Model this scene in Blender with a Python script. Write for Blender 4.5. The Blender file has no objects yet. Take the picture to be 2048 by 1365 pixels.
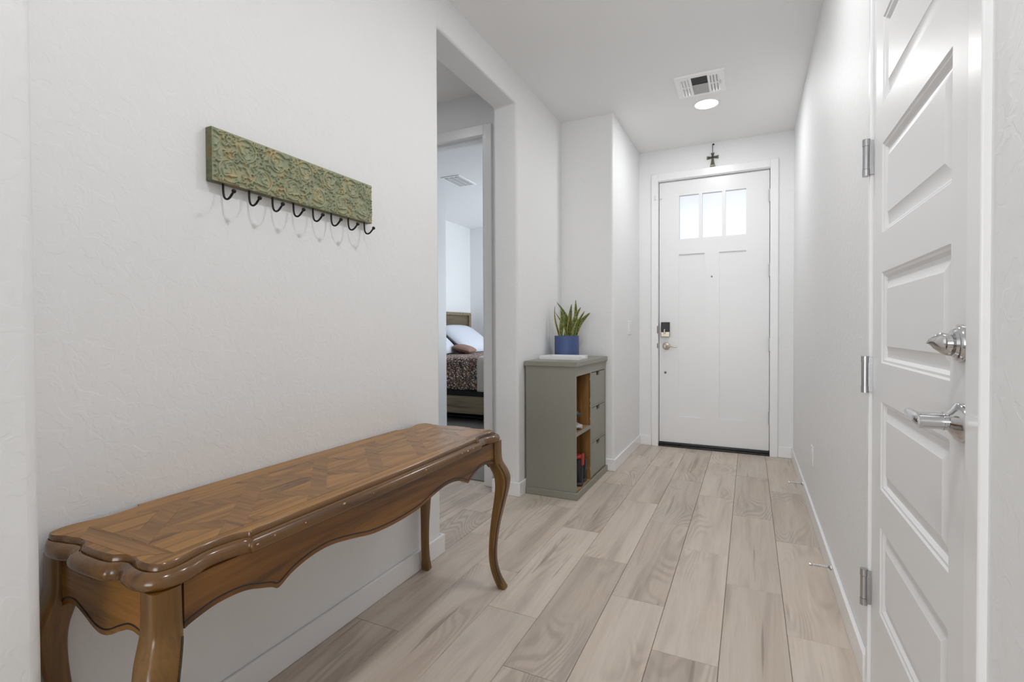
import bpy, bmesh, math, random
from mathutils import Vector, Matrix
random.seed(7)
S = bpy.context.scene
COL = S.collection

# ------------------------------------------------------------------ camera
CAM_H = 1.0957
cam_d = bpy.data.cameras.new('camera')
cam = bpy.data.objects.new('camera', cam_d); COL.objects.link(cam)
YAW, PITCH, ROLL = math.radians(25.61734), math.radians(-0.83145), math.radians(-0.24899)
_f = Vector((-math.sin(YAW), math.cos(YAW), 0)); _r = Vector((math.cos(YAW), math.sin(YAW), 0)); _u = Vector((0, 0, 1))
f2 = _f*math.cos(PITCH) + _u*math.sin(PITCH); u2 = _u*math.cos(PITCH) - _f*math.sin(PITCH)
r3 = _r*math.cos(ROLL) + u2*math.sin(ROLL); u3 = u2*math.cos(ROLL) - _r*math.sin(ROLL)
cam.matrix_world = Matrix(((r3.x, u3.x, -f2.x, 0), (r3.y, u3.y, -f2.y, 0), (r3.z, u3.z, -f2.z, CAM_H), (0, 0, 0, 1)))
cam_d.sensor_width = 36; cam_d.lens = 991.478/2048*36
cam_d.shift_y = -(682.5-673.018)/2048
cam_d.clip_start = 0.02
S.camera = cam

# ------------------------------------------------------------------ world, exposure, large lights
w = bpy.data.worlds.new('sky'); S.world = w; w.use_nodes = True
wn = w.node_tree; wn.nodes.clear()
wo = wn.nodes.new('ShaderNodeOutputWorld'); wb = wn.nodes.new('ShaderNodeBackground')
wg = wn.nodes.new('ShaderNodeTexCoord'); ws = wn.nodes.new('ShaderNodeSeparateXYZ'); wr = wn.nodes.new('ShaderNodeValToRGB')
wr.color_ramp.elements[0].position = 0.0; wr.color_ramp.elements[0].color = (0.93, 0.96, 1.0, 1)
wr.color_ramp.elements[1].position = 0.9; wr.color_ramp.elements[1].color = (0.42, 0.60, 0.95, 1)
wn.links.new(wg.outputs['Generated'], ws.inputs[0]); wn.links.new(ws.outputs['Z'], wr.inputs[0])
wn.links.new(wr.outputs[0], wb.inputs[0]); wb.inputs[1].default_value = 1.2
wn.links.new(wb.outputs[0], wo.inputs[0])
vs = S.view_settings
vs.view_transform = 'Standard'; vs.look = 'None'; vs.exposure = 0.10; vs.gamma = 1.0; vs.use_curve_mapping = False
S.display_settings.display_device = 'sRGB'
LED_POWER = 7.8
cy = S.cycles
cy.use_light_tree = False; cy.adaptive_threshold = 0.02; cy.max_bounces = 6; cy.diffuse_bounces = 5; cy.glossy_bounces = 3; cy.transmission_bounces = 4; cy.transparent_max_bounces = 4
cy.caustics_reflective = False; cy.caustics_refractive = False; cy.sample_clamp_indirect = 6.0

def daylight_area(name, loc, rot, sx, sy, power, col):
    d = bpy.data.lights.new(name, 'AREA'); d.shape = 'RECTANGLE'; d.size = sx; d.size_y = sy
    d.energy = power; d.color = col
    o = bpy.data.objects.new(name, d); o.location = loc; o.rotation_euler = rot; COL.objects.link(o)
    return o
# added area lights on closed walls, as daylight from unseen living and bedroom windows
daylight_area('added_living_daylight', (-1.0, -5.86, 1.25), (math.radians(90), 0, 0), 4.4, 2.2, 170, (0.95, 0.98, 1.0))
daylight_area('added_bedroom_daylight', (-1.12, 6.05, 1.55), (0, math.radians(90), 0), 1.35, 1.5, 42, (0.84, 0.92, 1.0))

# ------------------------------------------------------------------ materials
MATS = {}
def srgb(r, g, b):
    def c(v):
        v /= 255.0
        return v/12.92 if v <= 0.04045 else ((v+0.055)/1.055)**2.4
    return (c(r), c(g), c(b), 1)
class NT:
    def __init__(s, name):
        s.m = bpy.data.materials.new(name); s.m.use_nodes = True
        s.t = s.m.node_tree; s.b = s.t.nodes['Principled BSDF']; MATS[name] = s.m
    def n(s, typ, **kw):
        nd = s.t.nodes.new('ShaderNode'+typ)
        for k, v in kw.items():
            if k.startswith('_'): setattr(nd, k[1:], v)
            else:
                key = int(k[1:]) if (k[0] == 'i' and k[1:].isdigit()) else k.replace('__', ' ')
                sock = nd.inputs[key]
                if hasattr(v, 'is_linked') or isinstance(v, bpy.types.NodeSocket): s.t.links.new(v, sock)
                else: sock.default_value = v
        return nd
    def l(s, a, b): s.t.links.new(a, b)
    def set(s, **kw):
        for k, v in kw.items():
            sock = s.b.inputs[k.replace('__', ' ')]
            if isinstance(v, bpy.types.NodeSocket): s.l(v, sock)
            else: sock.default_value = v
    def coords(s, scale=(1, 1, 1), kind='Object', rnd=False, rot=(0, 0, 0)):
        tc = s.n('TexCoord'); out = tc.outputs[kind]
        if rnd:
            oi = s.n('ObjectInfo'); mu = s.n('Math', _operation='MULTIPLY', i0=oi.outputs['Random'], i1=37.0)
            out = s.n('VectorMath', _operation='ADD', i0=out, i1=mu.outputs[0]).outputs[0]
        mp = s.n('Mapping', Vector=out, Scale=scale, Rotation=rot)
        return mp.outputs[0]
    def noise(s, vec, scale, detail=2.0, rough=0.5, dist=0.0):
        return s.n('TexNoise', Vector=vec, Scale=scale, Detail=detail, Roughness=rough, Distortion=dist).outputs[0]
    def ramp(s, fac, stops):
        r = s.n('ValToRGB', Fac=fac); e = r.color_ramp.elements
        while len(e) < len(stops): e.new(0.5)
        for i, (p, c) in enumerate(stops):
            e[i].position = p; e[i].color = c if len(c) == 4 else (*c, 1)
        return r.outputs[0]
    def math(s, op, a, b=0.0): return s.n('Math', _operation=op, i0=a, i1=b).outputs[0]
    def mix(s, fac, a, b, mode='MIX'):
        nd = s.n('MixRGB', _blend_type=mode, Fac=fac); 
        for sock, v in ((nd.inputs[1], a), (nd.inputs[2], b)):
            if isinstance(v, bpy.types.NodeSocket): s.l(v, sock)
            else: sock.default_value = v
        return nd.outputs[0]
    def bump(s, h, strength=0.2, dist=0.002):
        s.l(s.n('Bump', Height=h, Strength=strength, Distance=dist).outputs[0], s.b.inputs['Normal'])
def plain(name, col, rough=0.5, metal=0.0, **kw):
    m = NT(name); m.set(Base__Color=col, Roughness=rough, Metallic=metal, **kw); return m

def wall_mat(name, col, strength):
    m = NT(name); v = m.coords()
    a = m.noise(v, 30, 2, 0.5, 0.7); r = m.ramp(a, [(0.47, (0, 0, 0)), (0.56, (1, 1, 1))])
    m.set(Base__Color=col, Roughness=0.55); m.bump(r, strength, 0.0016)
wall_mat('wall_paint', (0.855, 0.858, 0.86, 1), 0.22)
plain('ceiling_paint', (0.905, 0.905, 0.905, 1), 0.6)
plain('trim_paint', (0.89, 0.89, 0.895, 1), 0.28)
plain('door_paint', (0.85, 0.85, 0.855, 1), 0.32)
m = NT('closet_paint'); m.set(Base__Color=(0.85, 0.85, 0.855, 1), Roughness=0.38, Specular__IOR__Level=0.4)

# wood-look porcelain plank
m = NT('plank_tile')
v = m.coords(rnd=True)
big = m.noise(m.n('Mapping', Vector=v, Scale=(5.0, 1.0, 1)).outputs[0], 1.0, 1.0, 0.4, 0.3)
rings = m.math('SINE', m.math('MULTIPLY', big, 170.0))
rings = m.ramp(m.math('ADD', m.math('MULTIPLY', rings, 0.5), 0.5), [(0.1, (0, 0, 0)), (0.75, (1, 1, 1))])
mask = m.ramp(m.noise(m.n('Mapping', Vector=v, Scale=(4.0, 1.6, 1)).outputs[0], 1.0, 2.0), [(0.50, (0, 0, 0)), (0.66, (1, 1, 1))])
streak = m.noise(m.n('Mapping', Vector=v, Scale=(11, 0.9, 1)).outputs[0], 1.0, 4.0, 0.6, 0.6)
fib = m.noise(m.n('Mapping', Vector=v, Scale=(120, 5, 1)).outputs[0], 1.0, 2.0)
base = m.ramp(streak, [(0.30, srgb(176, 162, 149)), (0.46, srgb(206, 191, 176)), (0.62, srgb(216, 203, 189)), (0.78, srgb(192, 180, 169))])
base = m.mix(m.math('MULTIPLY', m.math('MULTIPLY', m.math('SUBTRACT', 1.0, rings), mask), 0.45), base, srgb(148, 134, 120))
base = m.mix(m.math('MULTIPLY', fib, 0.24), base, srgb(150, 138, 126))
cloud = m.ramp(m.noise(m.n('Mapping', Vector=v, Scale=(3.0, 1.4, 1)).outputs[0], 1.0, 2.0), [(0.35, (0, 0, 0)), (0.7, (1, 1, 1))])
base = m.mix(m.math('MULTIPLY', cloud, 0.20), base, srgb(200, 196, 193))
crack = m.ramp(m.noise(m.n('Mapping', Vector=v, Scale=(22, 1.1, 1)).outputs[0], 1.0, 2.0, 0.5, 0.4), [(0.285, (1, 1, 1)), (0.33, (0, 0, 0))])
base = m.mix(m.math('MULTIPLY', crack, 0.5), base, srgb(122, 111, 100))
oi = m.n('ObjectInfo')
hsv = m.n('HueSaturation', Color=base, Saturation=1.02, Value=m.math('ADD', 0.93, m.math('MULTIPLY', oi.outputs['Random'], 0.18)))
m.set(Base__Color=hsv.outputs[0], Roughness=m.math('ADD', 0.36, m.math('MULTIPLY', fib, 0.16)))
m.bump(m.math('ADD', m.math('MULTIPLY', fib, 0.6), m.math('MULTIPLY', rings, 0.25)), 0.12, 0.0012)
plain('grout', srgb(140, 129, 116), 0.9)

def wood(name, dark, mid, light, axis, rough=0.3, coat=0.0, scale=1.0, rnd=True, streaks=1.0, spec=0.5):
    m = NT(name)
    sc = [26*scale]*3; sc['xyz'.index(axis)] = 1.7*scale
    v = m.coords(rnd=rnd)
    g = m.noise(m.n('Mapping', Vector=v, Scale=tuple(sc)).outputs[0], 1.0, 4.0, 0.6, 0.9)
    sc2 = [170*scale]*3; sc2['xyz'.index(axis)] = 7*scale
    fi = m.noise(m.n('Mapping', Vector=v, Scale=tuple(sc2)).outputs[0], 1.0, 2.0)
    c = m.ramp(g, [(0.30, dark), (0.45, mid), (0.60, light), (0.75, mid)])
    c = m.mix(m.math('MULTIPLY', fi, 0.35*streaks), c, dark)
    m.set(Base__Color=c, Roughness=rough, Specular__IOR__Level=spec)
    if coat: m.set(Coat__Weight=coat, Coat__Roughness=0.12)
    m.bump(fi, 0.05, 0.0006)
    return m
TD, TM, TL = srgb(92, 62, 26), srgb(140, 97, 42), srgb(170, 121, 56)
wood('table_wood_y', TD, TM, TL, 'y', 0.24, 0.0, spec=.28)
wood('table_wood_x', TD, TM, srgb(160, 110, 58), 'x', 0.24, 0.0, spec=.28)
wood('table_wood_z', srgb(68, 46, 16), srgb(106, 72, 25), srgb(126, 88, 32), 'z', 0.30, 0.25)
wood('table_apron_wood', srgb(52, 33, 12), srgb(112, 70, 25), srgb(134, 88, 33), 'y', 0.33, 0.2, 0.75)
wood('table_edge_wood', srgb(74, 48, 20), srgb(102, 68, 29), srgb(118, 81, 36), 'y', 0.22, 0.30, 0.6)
wood('table_strip_wood', srgb(100, 68, 32), srgb(130, 90, 42), srgb(148, 104, 50), 'x', 0.24, 0.0, 1.3, spec=.28)
plain('groove_black', srgb(24, 16, 11), 0.5)
plain('worn_wood', srgb(205, 172, 130), 0.5)
wood('oak_veneer', srgb(104, 72, 34), srgb(146, 104, 54), srgb(164, 120, 66), 'z', 0.45, 0.0)
wood('oak_shelf', srgb(130, 100, 72), srgb(168, 134, 100), srgb(180, 146, 112), 'x', 0.45, 0.0)
wood('bed_wood', srgb(96, 84, 66), srgb(134, 118, 94), srgb(150, 134, 108), 'x', 0.5, 0.0, 0.8)
wood('headboard_wood', srgb(80, 70, 54), srgb(108, 95, 74), srgb(122, 108, 85), 'y', 0.5, 0.0, 0.8)

m = NT('sage_metal'); v = m.coords()
n1 = m.noise(v, 26, 3, 0.6, 0.5); n2 = m.noise(v, 90, 3)
c = m.ramp(n1, [(0.34, srgb(142, 150, 122)), (0.52, srgb(160, 164, 132)), (0.62, srgb(178, 166, 124)), (0.76, srgb(186, 156, 110))])
c = m.mix(m.math('MULTIPLY', n2, 0.35), c, srgb(136, 146, 122))
m.set(Base__Color=c, Roughness=0.5); m.bump(n2, 0.15, 0.0006)
m = NT('sage_edge'); v = m.coords((1, 1, 3)); n1 = m.noise(v, 16, 3)
m.set(Base__Color=m.ramp(n1, [(0.40, srgb(96, 102, 72)), (0.55, srgb(118, 118, 84)), (0.66, srgb(126, 92, 52))]), Roughness=0.6)
plain('black_iron', srgb(38, 38, 39), 0.42, 0.6)
plain('cabinet_paint', srgb(140, 139, 127), 0.42)
plain('drawer_shade', srgb(30, 26, 22), 0.8)  # painted shade for the cavity behind the drawers
plain('chipped_paint', srgb(214, 206, 190), 0.8)
plain('chrome', (0.62, 0.62, 0.63, 1), 0.10, 1.0)
plain('hinge_steel', (0.50, 0.50, 0.51, 1), 0.30, 1.0)
plain('satin_nickel', (0.55, 0.49, 0.41, 1), 0.32, 1.0)
plain('pewter', srgb(104, 104, 92), 0.42, 0.75)
plain('pewter_dark', srgb(62, 62, 56), 0.45, 0.7)
plain('black_plastic', srgb(26, 27, 29), 0.35)
plain('white_plastic', (0.84, 0.84, 0.84, 1), 0.35)
plain('vent_white', (0.97, 0.97, 0.97, 1), 0.4)
plain('vent_grey', srgb(196, 196, 197), 0.45)
plain('duct_shade', srgb(92, 92, 94), 0.8)  # painted shade behind the vent louvers
plain('peephole_brass', srgb(120, 112, 100), 0.35, 0.8)
plain('soil', srgb(40, 34, 30), 0.95)
m = NT('pot_blue'); v = m.coords((1, 1, 1)); wv = m.n('TexWave', _bands_direction='Z', Vector=v, Scale=75.0, Distortion=0.6).outputs[1]
m.set(Base__Color=m.mix(m.math('MULTIPLY', m.noise(v, 14, 3), 0.5), srgb(66, 86, 134), srgb(84, 100, 142)), Roughness=0.45); m.bump(wv, 0.25, 0.0015)
# snake-plant leaf: banded green with yellow margins, from the uv map (u across, v along)
m = NT('snake_leaf')
uv = m.n('UVMap').outputs[0]; sp = m.n('SeparateXYZ', Vector=uv)
edge = m.math('ABSOLUTE', m.math('SUBTRACT', sp.outputs[0], 0.5))
oi = m.n('ObjectInfo')
nv = m.noise(m.n('VectorMath', _operation='ADD', i0=m.n('Mapping', Vector=uv, Scale=(2.0, 26, 1)).outputs[0], i1=m.math('MULTIPLY', oi.outputs['Random'], 9.0)).outputs[0], 1.0, 3.0, 0.6, 0.8)
g = m.ramp(nv, [(0.36, srgb(40, 56, 22)), (0.50, srgb(74, 94, 38)), (0.64, srgb(128, 146, 78))])
g = m.mix(m.ramp(edge, [(0.33, (0, 0, 0)), (0.40, (1, 1, 1))]), g, srgb(176, 158, 58))
m.set(Base__Color=g, Roughness=0.4)
plain('leaf_tip', srgb(110, 96, 60), 0.6)
m = NT('carpet_pile'); v = m.coords(); n1 = m.noise(v, 300, 2)
m.set(Base__Color=m.mix(n1, srgb(120, 118, 112), srgb(158, 156, 150)), Roughness=0.95); m.bump(n1, 0.6, 0.004)
m = NT('quilt_print'); v = m.coords()
vo = m.n('TexVoronoi', Vector=v, Scale=80.0)
c = m.ramp(m.n('SeparateXYZ', Vector=vo.outputs['Color']).outputs[0], [(0.0, srgb(70, 58, 54)), (0.25, srgb(124, 94, 76)), (0.42, srgb(96, 108, 130)), (0.56, srgb(176, 136, 104)), (0.74, srgb(232, 218, 202)), (0.92, srgb(150, 118, 86))])
for e in m.t.nodes:
    if e.type == 'VALTORGB': e.color_ramp.interpolation = 'CONSTANT'
dots = m.ramp(vo.outputs['Distance'], [(0.5, (0, 0, 0)), (0.8, (1, 1, 1))])
m.set(Base__Color=m.mix(dots, c, srgb(60, 52, 52)), Roughness=0.9)
m = NT('knit_blanket'); v = m.coords()
ck = m.n('TexChecker', Vector=v, Scale=70.0).outputs[1]
m.set(Base__Color=m.mix(m.math('MULTIPLY', ck, 0.35), srgb(206, 196, 190), srgb(180, 170, 165)), Roughness=0.95); m.bump(ck, 0.3, 0.004)
m = NT('pillow_white'); m.set(Base__Color=srgb(214, 218, 228), Roughness=0.9); m.bump(m.noise(m.coords(), 14, 3), 0.25, 0.01)
plain('pillow_brown', srgb(146, 116, 104), 0.9)
plain('mattress_black', srgb(18, 18, 20), 0.8)
plain('bed_metal', srgb(52, 56, 60), 0.4, 0.7)
plain('shoe_red', srgb(176, 52, 44), 0.6); plain('shoe_black', srgb(36, 36, 40), 0.6); plain('shoe_sole_dark', srgb(66, 64, 64), 0.7)
plain('shoe_slate', srgb(72, 76, 86), 0.7); plain('shoe_grey', srgb(168, 160, 156), 0.7); plain('shoe_sole_light', srgb(196, 190, 184), 0.7); plain('shoe_lace', srgb(120, 116, 116), 0.8)
m = NT('led_lens'); m.set(Base__Color=(1, 1, 1, 1), Roughness=0.5, Emission__Color=(1.0, 0.99, 0.97, 1), Emission__Strength=3.0); m.m.cycles.emission_sampling = 'NONE'
m = NT('rain_glass'); v = m.coords((60, 60, 6)); n1 = m.noise(v, 1.0, 3, 0.5, 0.5)
m.set(Base__Color=(0.96, 0.98, 1.0, 1), Roughness=0.25, IOR=1.3, Transmission__Weight=1.0); m.bump(n1, 0.5, 0.004)
plain('window_glass', (0.9, 0.95, 1, 1), 0.05, 0.0, Transmission__Weight=1.0, IOR=1.1)

# ------------------------------------------------------------------ builders
class MB:
    def __init__(s): s.v = []; s.f = []; s.mi = []; s.uv = {}; s.cur = 0
    def add(s, vs, fs):
        o = len(s.v); s.v += [tuple(p) for p in vs]
        for f in fs: s.f.append(tuple(i+o for i in f)); s.mi.append(s.cur)
        return o
    def box(s, x0, x1, y0, y1, z0, z1):
        if x0 > x1: x0, x1 = x1, x0
        if y0 > y1: y0, y1 = y1, y0
        if z0 > z1: z0, z1 = z1, z0
        s.add([(x0,y0,z0),(x1,y0,z0),(x1,y1,z0),(x0,y1,z0),(x0,y0,z1),(x1,y0,z1),(x1,y1,z1),(x0,y1,z1)],
              [(0,3,2,1),(4,5,6,7),(0,1,5,4),(1,2,6,5),(2,3,7,6),(3,0,4,7)])
        return s
    def rings(s, rs, cap0=True, cap1=True, closed=True):
        n = len(rs[0]); o = s.add([p for r in rs for p in r], [])
        for i in range(len(rs)-1):
            for j in range(n if closed else n-1):
                a = o+i*n+j; b = o+i*n+(j+1) % n
                s.f.append((a, b, b+n, a+n)); s.mi.append(s.cur)
        if cap0: s.f.append(tuple(o+j for j in reversed(range(n)))); s.mi.append(s.cur)
        if cap1: s.f.append(tuple(o+(len(rs)-1)*n+j for j in range(n))); s.mi.append(s.cur)
        return s
    def prism(s, poly, axis, a, b):
        def P(p, t):
            return {'z': (p[0], p[1], t), 'x': (t, p[0], p[1]), 'y': (p[0], t, p[1])}[axis]
        return s.rings([[P(p, a) for p in poly], [P(p, b) for p in poly]])
    def tube(s, path, r, n=10, caps=True):
        path = [Vector(p) for p in path]; rs = []
        rad = r if isinstance(r, (list, tuple)) else [r]*len(path)
        t0 = (path[1]-path[0]).normalized(); up = Vector((0, 0, 1)) if abs(t0.z) < 0.9 else Vector((1, 0, 0))
        nrm = t0.cross(up).normalized()
        for i, p in enumerate(path):
            t = (path[min(i+1, len(path)-1)]-path[max(i-1, 0)]).normalized()
            nrm = (nrm - t*nrm.dot(t)).normalized(); bn = t.cross(nrm)
            rs.append([tuple(p + (nrm*math.cos(2*math.pi*k/n)+bn*math.sin(2*math.pi*k/n))*rad[i]) for k in range(n)])
        return s.rings(rs, caps, caps)
    def lathe(s, prof, c, axis='z', n=24, sx=1.0, sy=1.0):
        # prof: (radius, height along axis)
        rs = []
        for r, h in prof:
            ring = []
            for k in range(n):
                a = 2*math.pi*k/n; p, q = r*math.cos(a)*sx, r*math.sin(a)*sy
                ring.append({'z': (c[0]+p, c[1]+q, c[2]+h), 'x': (c[0]+h, c[1]+p, c[2]+q), 'y': (c[0]+p, c[1]+h, c[2]+q)}[axis])
            rs.append(ring)
        return s.rings(rs)
    def ball(s, c, r, n=12, sc=(1, 1, 1)):
        rs = []
        for i in range(1, n):
            a = math.pi*i/n
            rs.append([(c[0]+r*sc[0]*math.sin(a)*math.cos(2*math.pi*k/(2*n)), c[1]+r*sc[1]*math.sin(a)*math.sin(2*math.pi*k/(2*n)), c[2]-r*sc[2]*math.cos(a)) for k in range(2*n)])
        return s.rings(rs)

def origin(o):
    v = Vector((0, 0, 0))
    while o is not None: v += o.location; o = o.parent
    return v
def obj(name, mb, mat, parent=None, bevel=0.0, seg=2, smooth=True, angle=40, label=None, kind=None, loc=None, group=None, cat=None):
    off = origin(parent) if parent else Vector((0, 0, 0))
    L = Vector(loc) if loc else (Vector((0, 0, 0)) if parent else None)
    if L is None:
        xs = [p[0] for p in mb.v]; ys = [p[1] for p in mb.v]; zs = [p[2] for p in mb.v]
        L = Vector(((min(xs)+max(xs))/2, (min(ys)+max(ys))/2, min(zs)))
    tot = off + (L if not parent else Vector((0, 0, 0)))
    me = bpy.data.meshes.new(name)
    me.from_pydata([(p[0]-tot.x, p[1]-tot.y, p[2]-tot.z) for p in mb.v], [], mb.f)
    mats = mat if isinstance(mat, (list, tuple)) else [mat]
    for k in mats: me.materials.append(MATS[k])
    if len(mats) > 1: me.polygons.foreach_set('material_index', mb.mi)
    bm = bmesh.new(); bm.from_mesh(me); bmesh.ops.recalc_face_normals(bm, faces=bm.faces); bm.to_mesh(me); bm.free()
    if smooth:
        me.polygons.foreach_set('use_smooth', [True]*len(me.polygons)); me.set_sharp_from_angle(angle=math.radians(angle))
    o = bpy.data.objects.new(name, me); COL.objects.link(o)
    if parent: o.parent = parent
    else: o.location = L
    if bevel:
        b = o.modifiers.new('bevel', 'BEVEL'); b.width = bevel; b.segments = seg; b.limit_method = 'ANGLE'; b.angle_limit = math.radians(35); b.harden_normals = False
    if label: o['label'] = label
    if kind: o['kind'] = kind
    if group: o['group'] = group
    if cat: o['category'] = cat
    return o
def thing(name, label, cat, loc, group=None, kind=None):
    o = bpy.data.objects.new(name, None); COL.objects.link(o); o.location = loc; o.empty_display_size = 0.05
    o['label'] = label
    if cat: o['category'] = cat
    if group: o['group'] = group
    if kind: o['kind'] = kind
    return o
def spline(pts, n=6, closed=False):
    out = []; m = len(pts); P = [Vector(p) for p in pts]
    rng = m if closed else m-1
    for i in range(rng):
        p1, p2 = P[i], P[(i+1) % m]
        p0 = P[(i-1) % m] if (closed or i > 0) else p1
        p3 = P[(i+2) % m] if (closed or i < m-2) else p2
        for k in range(n):
            t = k/n
            out.append(0.5*((2*p1)+(p2-p0)*t+(2*p0-5*p1+4*p2-p3)*t*t+(3*p1-p0-3*p2+p3)*t**3))
    if not closed: out.append(P[-1])
    return out
def bx(*a): return MB().box(*a)

# ------------------------------------------------------------------ room shell
CEIL = 2.74
XL, XR, YB = -1.361, 0.330, 4.750
st = dict(kind='structure')
# left wall with the tall opening (bull-nosed drywall edges)
mb = MB(); mb.prism([(0.30,-.06),(2.026,-.06),(2.026,2.56),(2.93,2.56),(2.93,-.06),(3.80,-.06),(3.80,2.80),(0.30,2.80)], 'x', XL-0.18, XL)
obj('wall_left', mb, 'wall_paint', bevel=0.019, seg=4, label='white textured wall with a tall open doorway, behind the console table', **st)
obj('wall_left', bx(-2.9, -1.10, -0.62, 0.4165, -.06, 2.80), 'wall_paint', bevel=0.02, seg=5, label='near white textured wall end beside the console table', **st)
mb = MB(); mb.prism([(-1.60,3.765),(-0.94,3.765),(-0.94,4.90),(-1.06,4.90),(-1.06,3.88),(-1.60,3.88)], 'z', -.06, 2.80)
obj('wall_left', mb, 'wall_paint', bevel=0.019, seg=4, label='white wall corner stepping into the hall beside the shoe cabinet', **st)
# end wall with the entry door opening
DX0, DX1, DZ1 = -0.766, 0.155, 2.452
mb = MB(); mb.prism([(-1.08,-.06),(DX0-.012,-.06),(DX0-.012,DZ1+.012),(DX1+.012,DZ1+.012),(DX1+.012,-.06),(0.50,-.06),(0.50,2.80),(-1.08,2.80)], 'y', YB, YB+0.14)
obj('wall_back', mb, 'wall_paint', label='white end wall around the entry door', **st)
# right wall with the closet door opening
CY0, CY1, CZ1 = 1.050, 1.783, 2.46
mb = MB(); mb.prism([(-0.62,-.06),(CY0,-.06),(CY0,CZ1),(CY1,CZ1),(CY1,-.06),(4.90,-.06),(4.90,2.80),(-0.62,2.80)], 'x', XR, XR+0.13)
obj('wall_right', mb, 'wall_paint', label='long white hall wall holding the panelled closet door', **st)
obj('wall_closet', bx(XR+0.75, XR+0.85, 0.6, 2.3, -.06, 2.80).box(XR+.13, XR+.8, .55, .62, -.06, 2.8).box(XR+.13, XR+.8, 2.28, 2.35, -.06, 2.8), 'wall_paint', **st)
# ceiling
obj('ceiling', bx(-4.4, 3.6, -6.2, 7.2, CEIL, CEIL+0.06), 'ceiling_paint', label='smooth white ceiling', **st)
# vestibule and bedroom
mb = MB(); mb.prism([(-4.3,-.06),(-2.46,-.06),(-2.46,2.475),(-1.665,2.475),(-1.665,-.06),(-1.541,-.06),(-1.541,2.80),(-4.3,2.80)], 'y', 3.04, 3.15)
obj('wall_bedroom', mb, 'wall_paint', label='white wall around the bedroom doorway', **st)
obj('wall_vestibule', bx(-2.78, -2.66, 1.5, 3.05, -.06, 2.80).box(-2.70, -1.53, 1.45, 1.56, -.06, 2.80), 'wall_paint', **st)
obj('wall_bedroom', bx(-4.25, -4.131, 3.1, 7.2, -.06, 2.80).box(-4.2, -0.95, 7.043, 7.16, -.06, 2.80).box(-1.06, -0.94, 4.88, 7.1, -.06, 2.80), 'wall_paint', label='pale bedroom walls meeting behind the bed', **st)
# living room behind the camera
obj('wall_living', bx(-2.9, -2.8, -2.2, -0.55, -.06, 2.8).box(-4.4, -4.25, -6.2, -0.5, -.06, 2.8).box(-4.4, -2.8, -.62, -.5, -.06, 2.8)
    .box(3.45, 3.6, -6.2, -0.5, -.06, 2.8).box(XR, 3.6, -.62, -.5, -.06, 2.8).box(-4.4, 3.6, -6.2, -6.0, -.06, 2.8), 'wall_paint', **st)
wt = thing('window_1', 'added frame of unseen sliding glass doors on the far living room wall', None, (-1.0, -5.98, 0), kind='structure')  # bare frame added on the closed wall, beside its area light
fr = MB()
for x in (-3.25, -1.0, 1.2): fr.box(x-.04, x+.04, -6.0, -5.93, 0.1, 2.4)
fr.box(-3.25, 1.2, -6.0, -5.93, 2.36, 2.44).box(-3.25, 1.2, -6.0, -5.93, 0.05, 0.13)
obj('window_frame', fr, 'trim_paint', wt)
wt = thing('window_2', 'added white frame of an unseen bedroom window', None, (-1.07, 6.05, 0.8), kind='structure')  # added frame without an opening, paired with the bedroom area light
fr = MB()
for y in (5.3, 6.05, 6.8): fr.box(-1.09, -1.06, y-.03, y+.03, 0.8, 2.3)
fr.box(-1.09, -1.06, 5.3, 6.8, 2.27, 2.33).box(-1.09, -1.06, 5.3, 6.8, 0.77, 0.83)
obj('window_frame', fr, 'trim_paint', wt)

# ------------------------------------------------------------------ floor with planks
floor = obj('floor', bx(-4.4, 3.6, -6.2, 5.0, -0.08, -0.0035), 'grout', loc=(0, 0, 0), label='wood-look grey beige plank tile floor', **st)
PW, PL = 0.2115, 0.8675
G = 0.0016
def plank_mesh(wd, ln):
    me = bpy.data.meshes.new('plank'); b = 0.0012; z0 = -0.010
    hw, hl = wd/2-G/2, ln/2-G/2
    vs_ = [(-hw,-hl,z0),(hw,-hl,z0),(hw,hl,z0),(-hw,hl,z0),(-hw,-hl,-b),(hw,-hl,-b),(hw,hl,-b),(-hw,hl,-b),(-hw+b,-hl+b,0),(hw-b,-hl+b,0),(hw-b,hl-b,0),(-hw+b,hl-b,0)]
    fs = [(0,3,2,1),(8,9,10,11)]
    for i in range(4):
        j = (i+1) % 4; fs += [(i, j, 4+j, 4+i), (4+i, 4+j, 8+j, 8+i)]
    me.from_pydata(vs_, [], fs); me.materials.append(MATS['plank_tile']); return me
PM = {}
def plank(x0, x1, y0, y1):
    k = (round(x1-x0, 3), round(y1-y0, 3))
    if k[0] < 0.02 or k[1] < 0.03: return
    if k not in PM: PM[k] = plank_mesh(*k)
    o = bpy.data.objects.new('plank', PM[k]); COL.objects.link(o); o.parent = floor; o.location = ((x0+x1)/2, (y0+y1)/2, 0)
offs = [2.002, 2.296, 1.715]
for i in range(-1, 14):
    x1 = 0.123 - PW*(i-1) if i > 0 else (0.123+PW*(1-i)); x0 = x1-PW
    x0c, x1c = max(x0, -4.0), min(x1, XR)
    if x1c-x0c < 0.02: continue
    o = offs[i % 3]
    for k in range(-4, 5):
        y0 = o+PL*k; y1 = y0+PL
        lim0, lim1 = -0.6, (YB+0.02 if x1c > -1.0 else (3.75 if x1c > -1.37 else 3.10))
        if x1c <= -1.37: lim0 = 1.55
        if x1c <= -2.7: continue
        a, b = max(y0, lim0), min(y1, lim1)
        if b-a > 0.03: plank(x0c, x1c, a, b)
carpet = obj('floor', bx(-4.2, -1.0, 3.115, 7.1, -0.01, 0.006), 'carpet_pile', label='grey green carpet of the bedroom', **st)

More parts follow.
